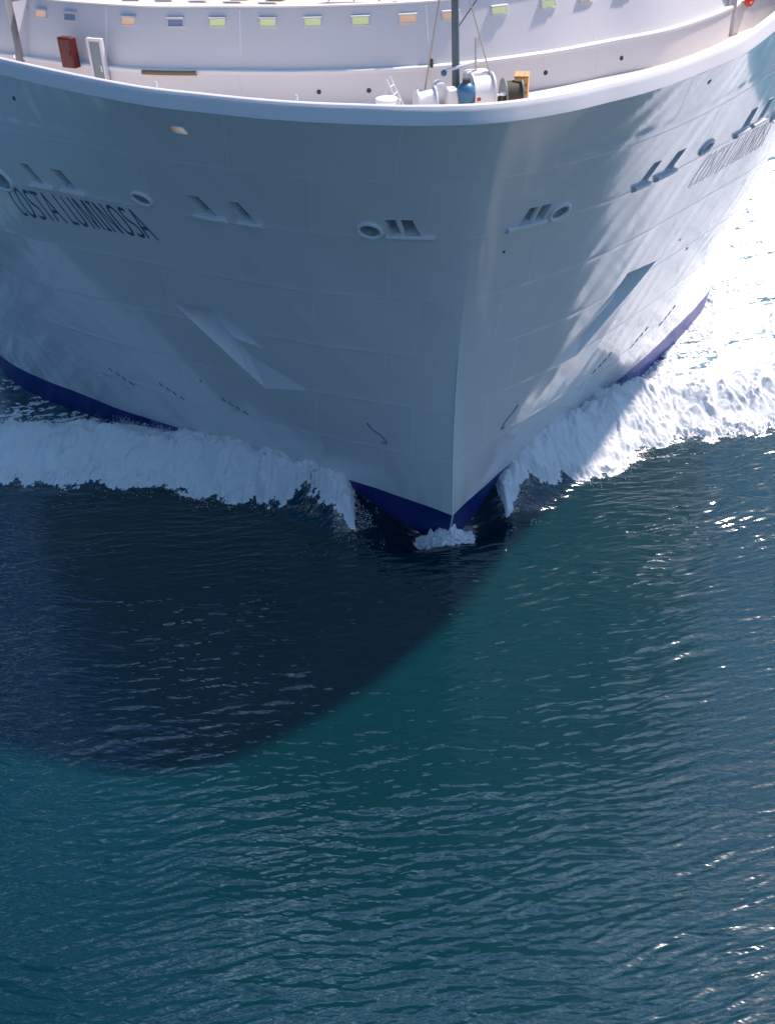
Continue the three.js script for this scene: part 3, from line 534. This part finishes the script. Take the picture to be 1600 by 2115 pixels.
// ------------------------------------------------------------------ foam thrown up by the bow
const foamMat = M(0.80, 0.83, 0.85, { roughness: 0.95, side: THREE.DoubleSide, specularIntensity: 0.2 });
function billow(x, y, z, o = 5) { let s = 0, a = 0.5, f = 1; for (let i = 0; i < o; i++) { s += a * Math.abs(noise(x * f, y * f, z + i * 3.3)); f *= 2.07; a *= 0.56; } return s * 2; }
function foamCover(side, x, z) {                      // > 0 where foam lies
  const L = Math.abs(x); const [d, h, s] = crest(side, L, z);
  const foot = side < 0 ? lerp(0.05, 2.1, sstep(-0.6, 8, s)) : lerp(0.05, 2.4, sstep(-0.6, 7, s));
  const rag = 0.9 * noise(s * 0.8, d * 0.25, side * 5) + 0.55 * noise(x * 1.9, z * 1.9, 7) + 0.3 * noise(x * 5, z * 5, 9);
  const start = sstep(-0.3, 0.25, s);
  const front = Math.min(1, (foot - d + 0.55 * rag * sstep(0, 3, s)) / 0.7) - (1 - start) * 1.2;
  let back;
  if (side < 0) {
    const lace = 1.6 * Math.abs(noise(x * 0.55 + 0.4 * z, z * 0.9, 3)) + 0.9 * Math.abs(noise(x * 1.7 + z, z * 2.1, 5));
    const wi = lerp(0.05, 1, sstep(0, 4, s)), thick = sstep((-2.6 + rag) * wi, (-0.6 + rag) * wi + 0.01, d + 0.3 * wi); back = Math.max(thick * 1.4 - 0.25, 0.26 - lace - 1.5 * sstep(7, 4, s));
  } else {
    const holes = fbm(x * 0.42 + 0.2 * z, z * 0.95, 4, 4) * 2.15 + 0.35 * noise(x * 2.2, z * 4.4, 8);
    const wi = lerp(0.05, 1, sstep(0, 4, s)), thick = sstep((-3.4 + rag) * wi, (-1.0 + rag) * wi + 0.01, d); back = Math.max(thick * 1.4 - 0.2, 0.42 - 0.9 * Math.max(0, holes) - 1.5 * sstep(5, 2.5, s) - 0.16 * sstep(-3, -6, d) * sstep(-18, -8, z));
  }
  const torn = 1.5 * Math.max(0, noise(x * 0.9 + 0.5 * z, z * 1.5, 61) + 0.5 * noise(x * 2.7, z * 3.3, 63) - (side < 0 ? 0.20 : 0.30)) * sstep(2, 5, s);
  if (s < 0.02) return -1;                            // nothing ahead of where the sheet leaves the hull
  return Math.min(front, back) - torn;
}
function foamTop(side, x, z, m) {
  const L = Math.abs(x); const [d, h, s] = crest(side, L, z);
  const ramp = sstep(0, 0.55, m), roll = Math.exp(-Math.pow((d - 0.2) / 1.7, 2));
  const wxx = x + 0.5 * noise(x * 0.9, z * 0.9, 51), wzz = z + 0.5 * noise(x * 0.9, z * 0.9, 57), b = billow(wxx * 0.75, wzz * 0.6, 2 + side), f = billow(wxx * 1.9 + 0.6 * d, wzz * 1.5, 12, 5);
  return seaHeight(x, z, false) + 0.015 + ramp * (0.05 + roll * (0.62 * b + 0.22 * f) + (1 - roll) * (0.10 + 0.12 * sstep(3, 8, s) * Math.max(0, side)) * f);
}
for (const side of [-1, 1]) {
  const pos = [], idx = [], id = new Map(); const st = 0.06;
  const x0 = 1.4, x1 = side < 0 ? 27 : 46, z0 = side < 0 ? -26 : -46, z1 = 2.5, nx = Math.ceil((x1 - x0) / st), nz = Math.ceil((z1 - z0) / st);
  const mask = new Float32Array((nx + 1) * (nz + 1));
  for (let j = 0; j <= nz; j++) for (let i = 0; i <= nx; i++) {
    const L = x0 + i * st, z = z0 + j * st; let m = -1;
    m = foamCover(side, side * L, z); if (m < 0.45 && m > -0.35 && L > 4.2) m += 0.42 * (rnd() - 0.5);
    mask[j * (nx + 1) + i] = m;
  }
  const vert = (i, j) => { const k = j * (nx + 1) + i; if (id.has(k)) return id.get(k); const x = side * (x0 + i * st), z = z0 + j * st, n = pos.length / 3, jx = 0.02 * noise(x * 9, z * 9, 1), jz = 0.02 * noise(x * 9, z * 9, 5); pos.push(x + jx, foamTop(side, x, z, mask[k]), z + jz); id.set(k, n); return n; };
  for (let j = 0; j < nz; j++) for (let i = 0; i < nx; i++) {
    const k = j * (nx + 1) + i; if (Math.max(mask[k], mask[k + 1], mask[k + nx + 1], mask[k + nx + 2]) <= 0) continue;
    const L = x0 + i * st, z = z0 + j * st; if (hullInside(L, z)) continue;
    const a = vert(i, j), b = vert(i + 1, j), c = vert(i + 1, j + 1), d = vert(i, j + 1);
    side > 0 ? idx.push(a, d, c, a, c, b) : idx.push(a, c, d, a, b, c);
  }
  const g = new THREE.BufferGeometry(); g.setAttribute('position', new THREE.Float32BufferAttribute(pos, 3)); g.setIndex(idx); g.computeVertexNormals();
  const f = add('bow_foam', g, foamMat, scene);
  f.userData = { kind: 'stuff', label: side < 0 ? 'shaded bluish white breaking bow wave left of the stem' : 'sunlit white bow wave and wash right of the stem', category: 'foam' };
}
function hullInside(L, z) { const B = TAB[0]; for (let i = 0; i + 1 < B[1].length; i++) if (L >= B[1][i] && L < B[1][i + 1]) { const t = (L - B[1][i]) / (B[1][i + 1] - B[1][i]); return z < lerp(B[2][i], B[2][i + 1], t) - 1.6; } return L > 22 ? false : z < 0; }
{ // flung drops and clots round the edges of the breaking wave
  const geo = new THREE.IcosahedronGeometry(1, 0), drops = [], m = new THREE.Matrix4(), q = new THREE.Quaternion();
  for (let k = 0; k < 900000 && drops.length < 170000; k++) {
    const side = rnd() < 0.5 ? -1 : 1, L = 2.6 + 22 * Math.pow(rnd(), 1.2), z = lerp(0.2, -16, rnd()); if (hullInside(L, z + 1)) continue;
    const x = side * L, [d, h, s] = crest(side, L, z); if (d < -1.8 || d > 3.4) continue;
    const c = foamCover(side, x, z); if (c < -1.2) continue;
    const fall = c > 0 ? 0.35 : Math.exp(c / 0.28); if (rnd() > fall) continue;
    const clump = noise(x * 1.3, z * 1.3, 71) + 0.6 * noise(x * 4, z * 4, 73); if (rnd() > 0.5 + 1.2 * clump) continue;
    const lift = Math.pow(rnd(), 1.8) * (0.10 + 0.45 * Math.exp(-Math.pow(d / 1.2, 2))) * sstep(0, 1.5, s), r = 0.006 + 0.013 * Math.pow(rnd(), 2.2);
    drops.push([x, foamTop(side, x, z, Math.max(0, c)) + lift, z, r]);
  }
  const im = new THREE.InstancedMesh(geo, foamMat, drops.length); im.name = 'spray'; im.castShadow = true;
  drops.forEach(([x, y, z, r], i) => im.setMatrixAt(i, m.compose(V(x, y, z), q, V(r * (0.8 + rnd() * .5), r * (0.8 + rnd() * .9), r * (0.8 + rnd() * .5)))));
  im.userData = { kind: 'stuff', label: 'white spray drops flung off the bow wave', category: 'spray' }; scene.add(im);
}
{ // the little splash that climbs the stem
  const pos = [], idx = []; const nu = 120, nv = 40;
  for (let j = 0; j <= nv; j++) for (let i = 0; i <= nu; i++) {
    const u = i / nu * 2 - 1, v = j / nv, x = u * 1.7, ax = Math.abs(x), hullZ = 0.35 - ax * 0.95;
    const h = (0.16 + 0.62 * Math.pow(Math.max(0, 1 - Math.abs(u)), 1.3)) * Math.sqrt(Math.max(0, 1 - u * u)) * (1 + 0.7 * noise(u * 3.1, 1.2, 6)), w = (0.35 + 0.55 * Math.abs(u)) * Math.sqrt(Math.max(0, 1 - u * u));
    const a = v * Math.PI * 0.62, b = 1 + 0.55 * (billow(x * 2.2, v * 1.6, 4) - 0.5) + 0.35 * (billow(x * 6, v * 4, 9, 3) - 0.5);
    pos.push(x + 0.05 * noise(x * 7, v * 6, 2), seaHeight(x, hullZ + 0.5, false) - 0.10 + h * Math.sin(Math.min(a, Math.PI / 2)) * b, hullZ - 0.1 + w * Math.cos(a) * b + 0.1);
  }
  for (let j = 0; j < nv; j++) for (let i = 0; i < nu; i++) { const k = j * (nu + 1) + i; idx.push(k, k + 1, k + nu + 2, k, k + nu + 2, k + nu + 1); }
  const g = new THREE.BufferGeometry(); g.setAttribute('position', new THREE.Float32BufferAttribute(pos, 3)); g.setIndex(idx); g.computeVertexNormals();
  const f = add('stem_splash', g, foamMat, scene); f.userData = { kind: 'stuff', label: 'small white splash climbing the stem at the waterline', category: 'splash' };
}
renderer.render(scene, camera);
